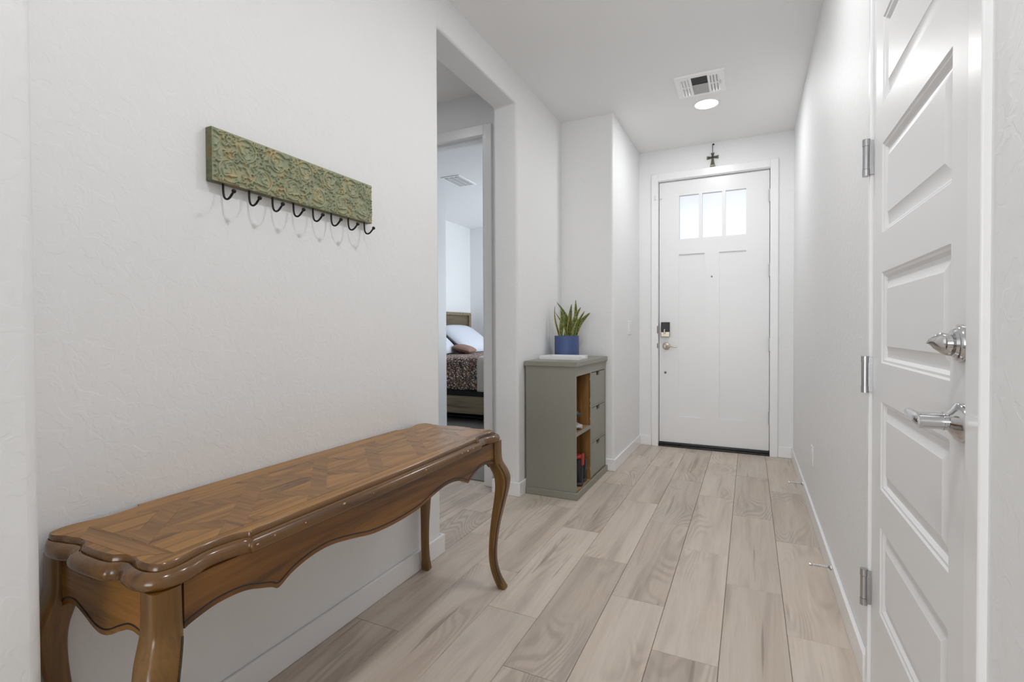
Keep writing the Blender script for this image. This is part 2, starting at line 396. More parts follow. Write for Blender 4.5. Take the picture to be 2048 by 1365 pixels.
# ------------------------------------------------------------------ baseboards and casings
BH, BT = 0.092, 0.014
def baseboard(name, polys, label):
    mb = MB()
    for poly in polys: mb.prism(poly, 'z', 0.0, BH)
    obj(name, mb, 'trim_paint', bevel=0.004, seg=2, label=label, **st)
def rect(x0, x1, y0, y1): return [(x0, y0), (x1, y0), (x1, y1), (x0, y1)]
baseboard('baseboard_left', [[(XL, .40), (XL+BT, .40), (XL+BT, 2.026+BT), (XL-.18, 2.026+BT), (XL-.18, 2.026), (XL, 2.026)]], 'white baseboard under the console table')
baseboard('baseboard_left', [[(XL-.18-BT, 3.02), (XL-.18-BT, 2.93-BT), (XL+BT, 2.93-BT), (XL+BT, 3.765-BT), (-.94+BT, 3.765-BT), (-.94+BT, YB-BT), (-.94, YB-BT), (-.94, 3.765), (XL, 3.765), (XL, 2.93), (XL-.18, 2.93), (XL-.18, 3.02)]], 'white baseboard running behind the shoe cabinet to the entry door')
baseboard('baseboard_back', [rect(-0.94, -0.828, YB-BT, YB), rect(0.217, XR, YB-BT, YB)], 'short white baseboards beside the entry door')
baseboard('baseboard_right', [rect(XR-BT, XR, 1.826, YB-BT), rect(XR-BT, XR, -0.6, 0.97)], 'long white baseboard along the closet wall')

# entry door casing
CT = 0.018
mb = MB().box(-0.827, DX0, YB-CT, YB, 0, 2.522).box(DX1, 0.216, YB-CT, YB, 0, 2.522).box(DX0, DX1, YB-CT, YB, DZ1+.004, 2.522)
obj('trim_1', mb, 'trim_paint', bevel=0.003, seg=2, label='flat white casing around the entry door', **st)
mb = MB().box(DX0-.012, DX0, YB-.006, YB+.14, 0, DZ1+.012).box(DX1, DX1+.012, YB-.006, YB+.14, 0, DZ1+.012).box(DX0, DX1, YB-.006, YB+.14, DZ1, DZ1+.012)
mb.box(DX0, DX0+.012, YB+.075, YB+.10, 0, DZ1).box(DX1-.012, DX1, YB+.075, YB+.10, 0, DZ1).box(DX0+.012, DX1-.012, YB+.075, YB+.10, DZ1-.012, DZ1)
obj('trim_2', mb, 'trim_paint', label='white jamb of the entry door', **st)
# bedroom door casing and jamb
mb = MB().box(-1.662, -1.602, 3.022, 3.04, 0, 2.512).box(-2.518, -2.458, 3.022, 3.04, 0, 2.512).box(-2.458, -1.662, 3.022, 3.04, 2.442, 2.512)
obj('trim_3', mb, 'trim_paint', bevel=0.003, label='white casing around the bedroom doorway', **st)
mb = MB().box(-1.677, -1.657, 3.036, 3.15, 0, 2.448).box(-2.463, -2.443, 3.036, 3.15, 0, 2.448).box(-2.463, -1.657, 3.036, 3.15, 2.448, 2.468).box(-2.443, -1.677, 3.085, 3.15, 2.436, 2.45)
obj('trim_4', mb, 'trim_paint', label='white jamb of the bedroom doorway', **st)
# closet door jamb, slightly proud of the wall
JX = 0.318
mb = MB().box(JX, XR+.13, 1.779, 1.803, 0, 2.485).box(JX, XR+.13, 0.996, 1.052, 0, 2.485).box(JX, XR+.13, 1.052, 1.779, 2.44, 2.485)
obj('trim_5', mb, 'trim_paint', bevel=0.003, label='narrow white jamb framing the closet door', **st)

# ------------------------------------------------------------------ entry door
def rect_rings(mb, a0, a1, b0, b1, prof, P):
    rs = []
    for ins, dep in prof:
        rs.append([P(a0+ins, b0+ins, dep), P(a1-ins, b0+ins, dep), P(a1-ins, b1-ins, dep), P(a0+ins, b1-ins, dep)])
    mb.rings(rs, False, True)
d1 = thing('door_1', 'white entry door with three small glass panes on top and two long recessed panels', None, (-0.305, YB+.03, 0), kind='structure')
a, b = DX0+.005, DX1-.005; yf, yk = YB+0.028, YB+0.072; z0, z1 = 0.040, DZ1-.004
mb = MB()
LX = [(-0.584,-0.417),(-0.387,-0.223),(-0.194,-0.031)]; LZ = (1.914, 2.311)
PX = [(-0.588,-0.369),(-0.245,-0.029)]; PZ = (0.281, 1.774)
mb.box(a, -0.588, yf, yk, z0, z1).box(-0.029, b, yf, yk, z0, z1)
mb.box(-0.588, -0.029, yf, yk, z0, PZ[0]).box(-0.369, -0.245, yf, yk, PZ[0], PZ[1]).box(-0.588, -0.029, yf, yk, PZ[1], LZ[0]).box(-0.588, -0.029, yf, yk, LZ[1], z1)
mb.box(-0.588, LX[0][0], yf, yk, *LZ).box(LX[0][1], LX[1][0], yf, yk, *LZ).box(LX[1][1], LX[2][0], yf, yk, *LZ).box(LX[2][1], -0.029, yf, yk, *LZ)
obj('door_slab', mb, 'door_paint', d1)
for x0, x1 in PX:
    obj('panel', MB().box(x0-.004, x1+.004, yf+.012, yk-.008, PZ[0]-.004, PZ[1]+.004), 'door_paint', d1)
for x0, x1 in LX:
    p = obj('pane', MB().box(x0-.004, x1+.004, yf+.016, yf+.022, LZ[0]-.004, LZ[1]+.004), 'rain_glass', d1, label='rippled obscure glass pane')
mb = MB().box(DX0, DX1, YB-.008, YB+.13, 0.0, 0.018).box(DX0, DX1, YB+.008, YB+.10, 0.018, 0.036)
obj('threshold', mb, 'black_plastic', d1, bevel=0.004, label='black rubber threshold')
def lock_body(d):
    k = obj('keypad_lock', MB().box(-0.743, -0.667, yf-.030, yf, 1.062, 1.153), 'black_plastic', d, bevel=0.004, label='black smart lock with nickel base and thumb turn')
    obj('lock_base', MB().box(-0.744, -0.666, yf-.034, yf, 1.018, 1.063), 'satin_nickel', k, bevel=0.004)
    obj('thumb_turn', MB().box(-0.716, -0.703, yf-.052, yf-.030, 1.045, 1.088), 'satin_nickel', k, bevel=0.004)
lock_body(d1)
lv = obj('lever_handle', MB().lathe([(0.034,0),(0.034,-.004),(0.031,-.010),(0.015,-.014),(0.0125,-.045),(0.0,-.045)], (-0.700, yf, 0.931), 'y', 28), 'satin_nickel', d1, label='satin nickel lever handle')
obj('grip', MB().tube([(-0.700, yf-.045, .931), (-0.685, yf-.05, .931), (-0.64, yf-.05, .929), (-0.600, yf-.048, .926)], [0.010, 0.009, 0.0075, 0.007], 10), 'satin_nickel', lv)
obj('door_bore_cover', MB().lathe([(0.011,0),(0.011,-.003),(0.006,-.005),(0,-.005)], (-0.707, yf, .685), 'y', 16), 'peephole_brass', d1)
obj('peephole', MB().lathe([(0.0075,0),(0.0075,-.003),(0.004,-.004),(0,-.003)], (-0.307, yf, 1.558), 'y', 16), 'peephole_brass', d1)
for z in (2.224, 1.590, 0.953, 0.322):
    mb = MB().tube([(DX1-.001, yf-.012, z-.05), (DX1-.001, yf-.012, z+.05)], 0.0075, 12).ball((DX1-.001, yf-.012, z+.052), .006, 6).ball((DX1-.001, yf-.012, z-.052), .006, 6).box(DX1-.01, DX1+.001, yf-.010, yf+.002, z-.05, z+.05)
    obj('hinge', mb, 'hinge_steel', d1)
for z, h in ((1.085, .035), (0.935, .022)):
    obj('strike_plate', MB().box(DX0-.010, DX0-.001, YB-.0195, YB-.017, z-h, z+h), 'peephole_brass', d1)
sn = thing('door_sensor', 'tiny white contact sensor at the upper corner of the entry door', 'sensor', (-0.78, YB-.02, 2.30))
obj('sensor_body', MB().box(-0.795, -0.783, YB-.032, YB-.018, 2.285, 2.325), 'white_plastic', sn, bevel=.002)
obj('magnet', MB().box(-0.757, -0.735, yf-.012, yf, 2.297, 2.312), 'white_plastic', sn, bevel=.002)

# ------------------------------------------------------------------ closet door (six raised panels)
d2 = thing('door_2', 'white closet door with raised panels and chrome hardware', None, (XR, 1.415, 0), kind='structure')
y0, y1 = 1.056, 1.776; DF = 0.327; DKX = DF+0.036; zb, zt = 0.022, 2.436
pz = [(0.300,0.543),(0.648,0.892),(0.998,1.247),(1.356,1.600),(1.708,1.945),(2.058,2.296)]
py0, py1 = 1.150, 1.672
mb = MB().box(DF, DKX, y0, py0, zb, zt).box(DF, DKX, py1, y1, zb, zt)
zz = [zb]+[v for p in pz for v in p]+[zt]
for i in range(0, len(zz), 2): mb.box(DF, DKX, py0, py1, zz[i], zz[i+1])
obj('door_slab', mb, 'closet_paint', d2)
for p in pz:
    mb = MB()
    rect_rings(mb, py0, py1, p[0], p[1], [(0,0),(0.004,0.0035),(0.009,0.0045),(0.016,0.0115),(0.022,0.0120),(0.046,0.0040),(0.0475,0.0030)], lambda u, v, d: (DF+d, u, v))
    obj('panel', mb, 'closet_paint', d2, angle=25)
for z in (1.596, 0.957, 0.322):
    mb = MB(); hx, hy = 0.309, 1.779
    for k, (za, zb_) in enumerate(((-.054,-.034),(-.033,.033),(.034,.054))):
        mb.tube([(hx, hy, z+za), (hx, hy, z+zb_)], 0.0098 if k != 1 else 0.0091, 16)
    mb.tube([(hx, hy, z-.052), (hx, hy, z+.052)], 0.007, 10).box(hx+.004, DF+.001, hy-.005, hy-.002, z-.05, z+.05)
    obj('hinge', mb, 'hinge_steel', d2, label='steel spring hinge')
# deadbolt with thumb turn
dy, dz = 1.095, 1.068
db = obj('deadbolt', MB().lathe([(0.0325,0),(0.0325,-.005),(0.030,-.009),(0.026,-.010),(0.024,-.014),(0.013,-.015),(0.011,-.022),(0,-.022)], (DF, dy, dz), 'x', 32), 'chrome', d2, label='chrome deadbolt with oval thumb turn')
rs = []
for i in range(9):
    t = i/8; a_ = 0.0195*math.sqrt(max(0, 1-t**3.2))*(.72+.28*math.sin(math.pi*min(1, t+.25)))+.0008; b_ = 0.0095*math.sqrt(max(0, 1-t**3))+.0006
    x = DF-.013-0.028*t
    rs.append([(x-.004*math.sin(2*math.pi*k/16), dy+0.004+.012*t+b_*math.cos(2*math.pi*k/16), dz-.002+a_*math.sin(2*math.pi*k/16)) for k in range(16)])
obj('thumb_turn', MB().rings(rs), 'chrome', db)
ly, lz = 1.092, 0.933
lv = obj('lever_handle', MB().lathe([(0.0345,0),(0.0345,-.003),(0.032,-.008),(0.020,-.016),(0.0145,-.020),(0.0145,-.023),(0,-.023)], (DF, ly, lz), 'x', 32), 'chrome', d2, label='chrome lever handle on a round rose')
obj('neck', MB().tube([(DF-.022, ly, lz), (DF-.060, ly+.0, lz)], 0.0143, 20).tube([(DF-.024, ly, lz), (DF-.026, ly, lz)], 0.0155, 20), 'chrome', lv)
path = [(DF-.052, ly-.004, lz), (DF-.056, ly+.014, lz), (DF-.055, ly+.05, lz+.001), (DF-.052, ly+.085, lz+.001), (DF-.050, ly+.112, lz-.001)]
path = spline(path, 4); rs = []
for i, p in enumerate(path):
    t = i/(len(path)-1); hw_ = 0.0125-0.005*t; th = 0.010-0.0055*t
    rs.append([(p.x+th*math.cos(2*math.pi*k/12), p.y, p.z+hw_*math.sin(2*math.pi*k/12)) for k in range(12)])
obj('grip', MB().rings(rs), 'chrome', lv)

# ------------------------------------------------------------------ bedroom door, standing open
d3 = thing('door_3', 'white bedroom door standing open into the bedroom', None, (-2.44, 3.16, 0), kind='structure')
hA, hB = Vector((-2.425, 3.155)), Vector((-2.552, 3.905)); dn = (hB-hA).normalized(); nn = Vector((-dn.y, dn.x))*0.036
mb = MB(); mb.prism([tuple(hA), tuple(hB), tuple(hB+nn), tuple(hA+nn)], 'z', 0.02, 2.43)
obj('door_slab', mb, 'door_paint', d3)

# ------------------------------------------------------------------ recessed lights
def recessed(x, y, label, power=LED_POWER):
    zc = CEIL
    t = thing('recessed_light', label, 'ceiling light', (x, y, zc))
    n = 40
    mb = MB().lathe([(0.079,0.0),(0.080,-.004),(0.086,-.0065),(0.093,-.0045),(0.096,0.0)], (x, y, zc), 'z', n)
    mb.f = [f for f in mb.f if len(f) == 4]; mb.mi = [0]*len(mb.f)
    obj('trim_ring', mb, 'white_plastic', t)
    obj('lens', MB().lathe([(0.080,0.0),(0.080,-.003),(0.0,-.0035)], (x, y, zc), 'z', n), 'led_lens', t, label='glowing white lens')
    d = bpy.data.lights.new('recessed_light_beam', 'AREA'); d.shape = 'DISK'; d.size = 0.15; d.energy = power; d.color = (0.985, 0.99, 1.0)
    lo = bpy.data.objects.new('recessed_light_beam', d); lo.location = (0, 0, -0.006); lo.parent = t; COL.objects.link(lo)
recessed(-0.289, 3.915, 'lit round recessed light in the hall ceiling beside the square air vent')
recessed(-2.15, 2.30, 'added round recessed light in the side vestibule ceiling, out of view', 1.1)  # unseen lamp added to brighten the vestibule and the bedroom door casing
recessed(-0.25, 2.00, 'lit round recessed light over the middle of the hall, out of view')
recessed(-0.25, 0.53, 'lit round recessed light over the console table end of the hall, out of view')

# ------------------------------------------------------------------ ceiling vents
vx0, vx1, vy0, vy1 = -0.455, -0.152, 3.420, 3.726
vt = thing('air_vent', 'white square three-way air register in the hall ceiling', 'air vent', ((vx0+vx1)/2, (vy0+vy1)/2, CEIL))
W_ = vx1-vx0; Hh = vy1-vy0
cx0, cx1 = vx0+.335*W_, vx0+.665*W_; gy0, gy1 = vy0+.10*Hh, vy0+.93*Hh
zf0, zf1 = CEIL-0.012, CEIL-0.004
mb = MB()
def slots(xa, xb):
    xs = [xa+(xb-xa)*i/3 for i in range(4)]; ym = (gy0+gy1)/2
    out = []
    for i in range(3):
        for ya, yb_ in ((gy0+.012, ym-.006), (ym+.006, gy1-.012)): out.append((xs[i]+.005, xs[i+1]-.007, ya, yb_))
    return out
holes = slots(vx0+.115*W_, vx0+.305*W_)+[(cx0, cx1, gy0, gy1)]+slots(vx0+.70*W_, vx0+.89*W_)
xs = sorted({vx0, vx1, *[h[0] for h in holes], *[h[1] for h in holes]}); ys = sorted({vy0, vy1, *[h[2] for h in holes], *[h[3] for h in holes]})
for i in range(len(xs)-1):
    for j in range(len(ys)-1):
        mx, my = (xs[i]+xs[i+1])/2, (ys[j]+ys[j+1])/2
        if any(h[0] < mx < h[1] and h[2] < my < h[3] for h in holes): continue
        mb.box(xs[i], xs[i+1], ys[j], ys[j+1], zf0, zf1)
mb.box(vx0, vx1, vy0, vy0+.006, zf1, CEIL).box(vx0, vx1, vy1-.006, vy1, zf1, CEIL).box(vx0, vx0+.006, vy0+.006, vy1-.006, zf1, CEIL).box(vx1-.006, vx1, vy0+.006, vy1-.006, zf1, CEIL)
obj('face_plate', mb, 'vent_white', vt)
obj('duct_shade_sheet', MB().box(vx0+.008, vx1-.008, vy0+.008, vy1-.008, CEIL-.002, CEIL-.0005), 'duct_shade', vt)  # flat dark sheet, its colour stands in for the shade inside the duct
for i in range(14):
    y = gy0+(i+.5)*(gy1-gy0)/14; s_ = -1 if i < 7 else 1
    mb = MB(); mb.prism([(y-.0085, zf1+.0015+(.0 if s_ > 0 else -.0075)), (y+.0085, zf1+.0015+(-.0075 if s_ > 0 else 0)), (y+.0085, zf1+.0026+(-.0075 if s_ > 0 else 0)), (y-.0085, zf1+.0026+(0 if s_ > 0 else -.0075))], 'x', cx0, cx1)
    obj('louver', mb, 'vent_grey', vt)
for gi, grp in enumerate((slots(vx0+.115*W_, vx0+.305*W_), slots(vx0+.70*W_, vx0+.89*W_))):
    for h in grp:
        s_ = 1 if gi else -1; x = h[0]+.002 if gi else h[1]-.002
        mb = MB(); mb.prism([(x, zf1), (x+s_*.012, zf0-.004), (x+s_*.013, zf0-.003), (x+s_*.001, zf1+.001)], 'y', h[2], h[3])
        obj('louver', mb, 'vent_white', vt)
obj('damper_lever', MB().box(vx1-.026, vx1-.022, vy0+.13, vy0+.17, zf0-.006, zf0), 'vent_grey', vt)
bv = thing('air_vent', 'flat white air register in the bedroom ceiling', 'air vent', (-2.90, 4.72, CEIL))
obj('face_plate', MB().box(-3.02, -2.79, 4.53, 4.91, CEIL-.008, CEIL), 'vent_white', bv, bevel=.003)
for i in range(3):
    obj('louver', MB().box(-2.99+.063*i, -2.94+.063*i, 4.56, 4.88, CEIL-.013, CEIL-.007), 'vent_grey', bv, bevel=.002)

# ------------------------------------------------------------------ switch, outlets, door stops
sw = thing('light_switch', 'white rocker light switch on the wall beside the entry door', 'light switch', (-0.94, 4.32, 1.10))
obj('plate', MB().box(-0.941, -0.934, 4.255, 4.385, 1.045, 1.162), 'white_plastic', sw, bevel=.003)
for y in (4.292, 4.348):
    mb = MB(); mb.prism([(-0.935, 1.070), (-0.9295, 1.072), (-0.932, 1.104), (-0.927, 1.137), (-0.935, 1.138)], 'y', y-.016, y+.016)
    obj('rocker', mb, 'white_plastic', sw)
def outlet(x, y, z, s_, label):
    t = thing('wall_outlet', label, 'outlet', (x, y, z))
    obj('plate', MB().box(x, x+s_*.006, y-.036, y+.036, z-.057, z+.057), 'white_plastic', t, bevel=.002)
    for dz_ in (-.022, .022):
        obj('socket', MB().box(x+s_*.005, x+s_*.008, y-.017, y+.017, z+dz_-.014, z+dz_+.014), 'white_plastic', t, bevel=.002)
outlet(XR, 3.32, 0.357, -1, 'white wall outlet low on the closet wall near the entry door')
outlet(XL, 1.27, 0.365, 1, 'white wall outlet on the wall behind the console table')
def door_stop(y, z, label):
    t = thing('door_stop', label, 'door stop', (XR-BT, y, z))
    obj('base', MB().lathe([(0.011,0),(0.011,-.003),(0.006,-.009),(0.0,-.009)], (XR-BT, y, z), 'x', 16), 'hinge_steel', t)
    pts = [(XR-BT-.006-.066*k/160, y+.0042*math.cos(k*.7), z+.0042*math.sin(k*.7)) for k in range(161)]
    obj('spring', MB().tube(pts, .0011, 5), 'hinge_steel', t)
    obj('bumper', MB().lathe([(0.006,0),(0.0065,-.004),(0.005,-.011),(0,-.012)], (XR-BT-.071, y, z), 'x', 14), 'hinge_steel', t)
door_stop(2.48, 0.072, 'spring door stop on the baseboard nearer the closet door')
door_stop(3.745, 0.072, 'spring door stop on the baseboard nearer the entry door')

# ------------------------------------------------------------------ wall cross over the entry door
yc = YB-.002
cr = thing('wall_cross', 'small pewter cross hanging from a nail above the entry door', 'cross', (-0.30, YB, 2.526))
def flare(cx, cz, L, w0, w1, ang):
    ca, sa = math.cos(ang), math.sin(ang)
    P = [(-w0, 0), (-w1*.72, L*.7), (-w1, L), (w1, L), (w1*.72, L*.7), (w0, 0)]
    return [(cx+p[0]*ca-p[1]*sa, cz+p[0]*sa+p[1]*ca) for p in P]
cx_, cz_ = -0.299, 2.607
for a_, L, w1 in ((0, .040, .015), (math.pi/2, .049, .015), (-math.pi/2, .049, .015), (math.pi, .080, .023)):
    arm = obj('arm', MB().prism(flare(cx_, cz_, L, .007, w1, a_), 'y', yc-.010, yc-.001), 'pewter', cr, bevel=.002)
    obj('inlay', MB().prism(flare(cx_, cz_, L*.80, .004, w1*.62, a_), 'y', yc-.0135, yc-.009), 'pewter_dark', arm, bevel=.001)
obj('boss', MB().ball((cx_, yc-.011, cz_), .008, 8), 'pewter_dark', cr)
obj('cord', MB().tube([(cx_, yc-.006, cz_+.036), (cx_-.001, yc-.006, 2.68), (cx_, yc-.008, 2.722)], .0024, 8), 'pewter_dark', cr)
obj('nail_hook', MB().tube([(cx_, YB, 2.719), (cx_+.002, YB-.012, 2.722), (cx_+.010, YB-.014, 2.722), (cx_+.013, YB-.012, 2.714)], .0036, 8).ball((cx_+.008, YB-.012, 2.717), .006, 6), 'black_iron', cr)

# ------------------------------------------------------------------ console table
TC = Vector((-1.143, 1.1825)); TZ = 0.670
tb = thing('console_table', 'long varnished wooden console table with scalloped edge and cabriole legs against the wall', 'table', (TC.x, TC.y, 0))
quarter = [(.0,.217),(.20,.216),(.38,.213),(.47,.211),(.4915,.210),(.4965,.199),(.53,.194),(.562,.191),(.588,.197),(.615,.206),(.645,.206),(.668,.196),(.682,.176),(.687,.150),(.686,.128),(.6835,.112),(.679,.099),(.6765,.086),(.681,.075),(.689,.067),(.6935,.052),(.6955,.026)]
full = [( u, v) for u, v in quarter] + [(.696, 0)] + [(u, -v) for u, v in reversed(quarter)]
full += [(-u, -v) for u, v in quarter[1:]] + [(-.696, 0)] + [(-u, v) for u, v in reversed(quarter[1:])]
# y = TC.y - u ; x = TC.x + v
raw = [(TC.x+v, TC.y-u) for u, v in full]
out_ = [tuple(p) for p in spline([(p[0], p[1], 0) for p in raw], 4, True)]
out_ = [(p[0], p[1]) for p in out_]
def offset(poly, d):
    # inward offset in small steps, relaxed a little each step so that tight corners never fold over
    n = len(poly); sg = sum(poly[i][0]*poly[(i+1) % n][1]-poly[(i+1) % n][0]*poly[i][1] for i in range(n))
    s_ = 1 if sg > 0 else -1; P = [Vector(p) for p in poly]; left = d
    while left > 1e-6:
        st_ = min(.0015, left); left -= st_; Q = []
        for i in range(n):
            t = (P[(i+1) % n]-P[(i-1) % n]).normalized(); Q.append(P[i]+Vector((-t.y, t.x))*s_*st_)
        P = [Q[i]*.6+(Q[(i-1) % n]+Q[(i+1) % n])*.2 for i in range(n)]
    return [(p.x, p.y) for p in P]
prof = [(.036,.626),(.010,.627),(.004,.630),(.0005,.636),(.0,.642),(.002,.649),(.006,.6542),(.011,.6572),(.016,.6592),(.0175,.6592),(.0182,.6568),(.0205,.6568),(.0215,.6630),(.0235,.6680),(.026,.6700)]
def inset(d):
    # the back edge is planed nearly flush so the table can stand against the wall
    res = []
    for (ox, oy), (px_, py_) in zip(out_, offset(out_, d)):
        k = min(1, max(0, (ox-TC.x+.19)/.05)); k = .22+.78*k
        res.append((ox+(px_-ox)*k, oy+(py_-oy)*k))
    return res
mb = MB(); rs = [[(x, y, z) for x, y in inset(d)] for d, z in prof]
mb.rings(rs, False, False)
obj('molded_edge', mb, 'table_edge_wood', tb, angle=50)
mb = MB(); r_ = inset(.026)
from mathutils.geometry import delaunay_2d_cdt
cdt = delaunay_2d_cdt([Vector(p) for p in r_], [], [list(range(len(r_)))], 1, 1e-6)
mb.rings([[(x, y, .640) for x, y in inset(.028)], [(x, y, TZ) for x, y in r_]], False, False)
mb.add([(p.x, p.y, TZ) for p in cdt[0]], cdt[2])
obj('top_panel', mb, 'table_wood_y', tb, angle=30)
# veneer: end bands, lattice strips and diamond panels as thin pieces
def clip(poly, x0, x1, y0, y1):
    def cut(pl, f, inter):
        o_ = []
        for i in range(len(pl)):
            a_, b_ = pl[i], pl[(i+1) % len(pl)]; fa, fb = f(a_), f(b_)
            if fa >= 0: o_.append(a_)
            if (fa >= 0) != (fb >= 0):
                t = fa/(fa-fb); o_.append((a_[0]+(b_[0]-a_[0])*t, a_[1]+(b_[1]-a_[1])*t))
        return o_
    for f in (lambda p: p[0]-x0, lambda p: x1-p[0], lambda p: p[1]-y0, lambda p: y1-p[1]):
        poly = cut(poly, f, None)
        if len(poly) < 3: return None
    return poly
FX0, FX1, FY0, FY1 = TC.x-.150, TC.x+.150, TC.y-.612, TC.y+.612
def sd(s_, d_): return (TC.x+(s_-d_)/2, TC.y+(s_+d_)/2)      # s=(y+x), d=(y-x) about the centre
SW = .021*math.sqrt(2)
L_ = [.231*(k+.5) for k in range(-4, 4)]
VT = TZ+0.0004
def veneer(name, poly, mat):
    poly = clip(poly, FX0, FX1, FY0, FY1)
    if poly is None: return
    ar = abs(sum(poly[i][0]*poly[(i+1) % len(poly)][1]-poly[(i+1) % len(poly)][0]*poly[i][1] for i in range(len(poly))))/2
    if ar < 2e-4: return
    obj(name, MB().prism(poly, 'z', TZ-.002, VT), mat, tb, smooth=False)
for s_ in L_: veneer('veneer_strip', [sd(s_-SW, -2), sd(s_+SW, -2), sd(s_+SW, 2), sd(s_-SW, 2)], 'table_strip_wood')
bnds = [-2]+L_+[2]
for d_ in L_:
    for i in range(len(bnds)-1):
        lo = bnds[i]+(SW if i else 0); hi = bnds[i+1]-(SW if i < len(bnds)-2 else 0)
        veneer('veneer_strip', [sd(lo, d_-SW), sd(hi, d_-SW), sd(hi, d_+SW), sd(lo, d_+SW)], 'table_strip_wood')
for i in range(len(bnds)-1):
    for j in range(len(bnds)-1):
        a0 = bnds[i]+(SW if i else 0); a1 = bnds[i+1]-(SW if i < len(bnds)-2 else 0)
        b0 = bnds[j]+(SW if j else 0); b1 = bnds[j+1]-(SW if j < len(bnds)-2 else 0)
        veneer('veneer_panel', [sd(a0+.001, b0+.001), sd(a1-.001, b0+.001), sd(a1-.001, b1-.001), sd(a0+.001, b1-.001)], 'table_wood_y')
for s_ in (-1, 1):
    obj('veneer_band', MB().prism([(FX0, TC.y+s_*.614), (FX1, TC.y+s_*.614), (FX1-.055, TC.y+s_*.655), (FX0+.055, TC.y+s_*.655)], 'z', TZ-.002, VT), 'table_wood_x', tb, smooth=False)
# aprons with incised line
def apron(prof_pts, along, plane, depth, name, mat):
    pts = spline([(p[0], p[1], 0) for p in prof_pts], 5); pts = [(p.x, p.y) for p in pts]
    poly = pts+[(pts[-1][0], .629), (pts[0][0], .629)]
    mb = MB(); mb.prism(poly, along, plane-depth, plane)
    ap = obj(name, mb, mat, tb, angle=35)
    g = [(p[0], p[1]+.0115) for p in pts]
    face = plane if plane > plane-depth else plane
    path = [((face, p[0], p[1]) if along == 'x' else (p[0], face, p[1])) for p in g]
    obj('incised_line', MB().tube(path, .0017, 6), 'groove_black', ap)
    return ap
fp = [(-.62,.538),(-.60,.545),(-.555,.5535),(-.50,.551),(-.455,.536),(-.432,.527),(-.418,.5185),(-.405,.522),(-.375,.537),(-.32,.5505),(-.26,.5525),(-.19,.541),(-.11,.524),(-.04,.5185)]
fp = fp+[(0, .518)]+[(-p[0], p[1]) for p in reversed(fp)]
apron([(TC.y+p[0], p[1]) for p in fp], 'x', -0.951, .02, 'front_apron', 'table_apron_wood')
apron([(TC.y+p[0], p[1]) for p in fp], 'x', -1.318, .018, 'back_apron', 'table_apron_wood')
ep = [(-.155,.515),(-.135,.531),(-.10,.536),(-.065,.524),(-.03,.508),(0,.502)]
ep = ep+[(-p[0], p[1]) for p in reversed(ep[:-1])]
def end_apron(plane, s_):
    pts = spline([(TC.x+p[0], p[1], 0) for p in ep], 5); pts = [(p.x, p.y) for p in pts]
    mb = MB(); mb.prism(pts+[(pts[-1][0], .629), (pts[0][0], .629)], 'y', plane, plane-s_*.02)
    ap = obj('end_apron', mb, 'table_wood_x', tb, angle=35)
    obj('incised_line', MB().tube([(p[0], plane, p[1]+.0115) for p in pts], .0017, 6), 'groove_black', ap)
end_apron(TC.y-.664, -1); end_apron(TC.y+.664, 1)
# cabriole legs
rows = [(.629,0,.0255),(.58,0,.0260),(.55,.001,.0270),(.53,.006,.0285),(.505,.016,.0295),(.475,.0245,.0290),(.44,.0255,.0265),(.39,.020,.0230),(.32,.009,.0195),(.25,.000,.0165),(.18,-.005,.0150),(.12,-.004,.0148),(.07,.004,.0155),(.035,.014,.0172),(.012,.022,.0185),(.004,.024,.0175),(.0,.024,.0150)]
def leg(x, y, dx, dy):
    pr = spline([(a_, b_, c_) for a_, b_, c_ in rows], 3); rs = []
    for q in pr:
        z, of, hs = max(q.x, 0), q.y, q.z; cx, cy = x+dx*of, y+dy*of; ring = []; cr_ = hs*.42
        for sx, sy, a0 in ((1,1,0),(-1,1,90),(-1,-1,180),(1,-1,270)):
            for k in range(4):
                a_ = math.radians(a0+30*k); ring.append((cx+sx*(hs-cr_)+cr_*math.cos(a_), cy+sy*(hs-cr_)+cr_*math.sin(a_), z))
        rs.append(ring)
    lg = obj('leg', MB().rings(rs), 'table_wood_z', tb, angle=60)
    return lg, pr
fxl, bxl = -0.9645, -1.318
for s_ in (-1, 1):
    yy = TC.y+s_*.652
    lg, pr = leg(fxl, yy, 1, s_)
    ln = [(fxl+q.y+q.z*.98, yy+s_*q.y-s_*(q.z*.80), max(q.x, 0)) for q in pr if .02 < q.x < .54]
    obj('incised_line', MB().tube(ln, .0014, 6), 'groove_black', lg)
    lg, pr = leg(bxl, yy, -.35, s_*.9)
    obj('glide', MB().lathe([(0.017,0),(0.019,.002),(0.019,.005),(0.0,.006)], (bxl-.35*.024, yy+s_*.9*.024, 0), 'z', 16), 'oak_shelf', lg)
# small chips where the varnish is worn through on the molded edge
for y, dx_, z, r_ in ((.702,-.004,.6455,.0022),(.742,-.001,.650,.0016),(.825,-.0015,.648,.0016),(.948,-.0025,.6525,.0030),(1.055,-.001,.647,.0018),(1.12,-.001,.645,.0016),(1.30,-.001,.648,.0022),(1.52,-.001,.650,.002),(1.56,-.001,.650,.0035),(1.60,-.001,.650,.002)):
    obj('worn_chip', MB().ball((TC.x+.2155+dx_, y, z), r_, 6, (.35, 1.5, .8)), 'worn_wood', tb)

# ------------------------------------------------------------------ hook rack
RX0, RX1, RY0, RY1, RZ0, RZ1 = XL, -1.331, 0.879, 1.520, 1.5105, 1.659
rk = thing('hook_rack', 'sage green embossed wall rack with eight black hooks above the console table', 'coat rack', (XL, 1.2, RZ0))
obj('board', MB().box(RX0, RX1-.004, RY0, RY1, RZ0, RZ1), 'sage_edge', rk, bevel=.002)
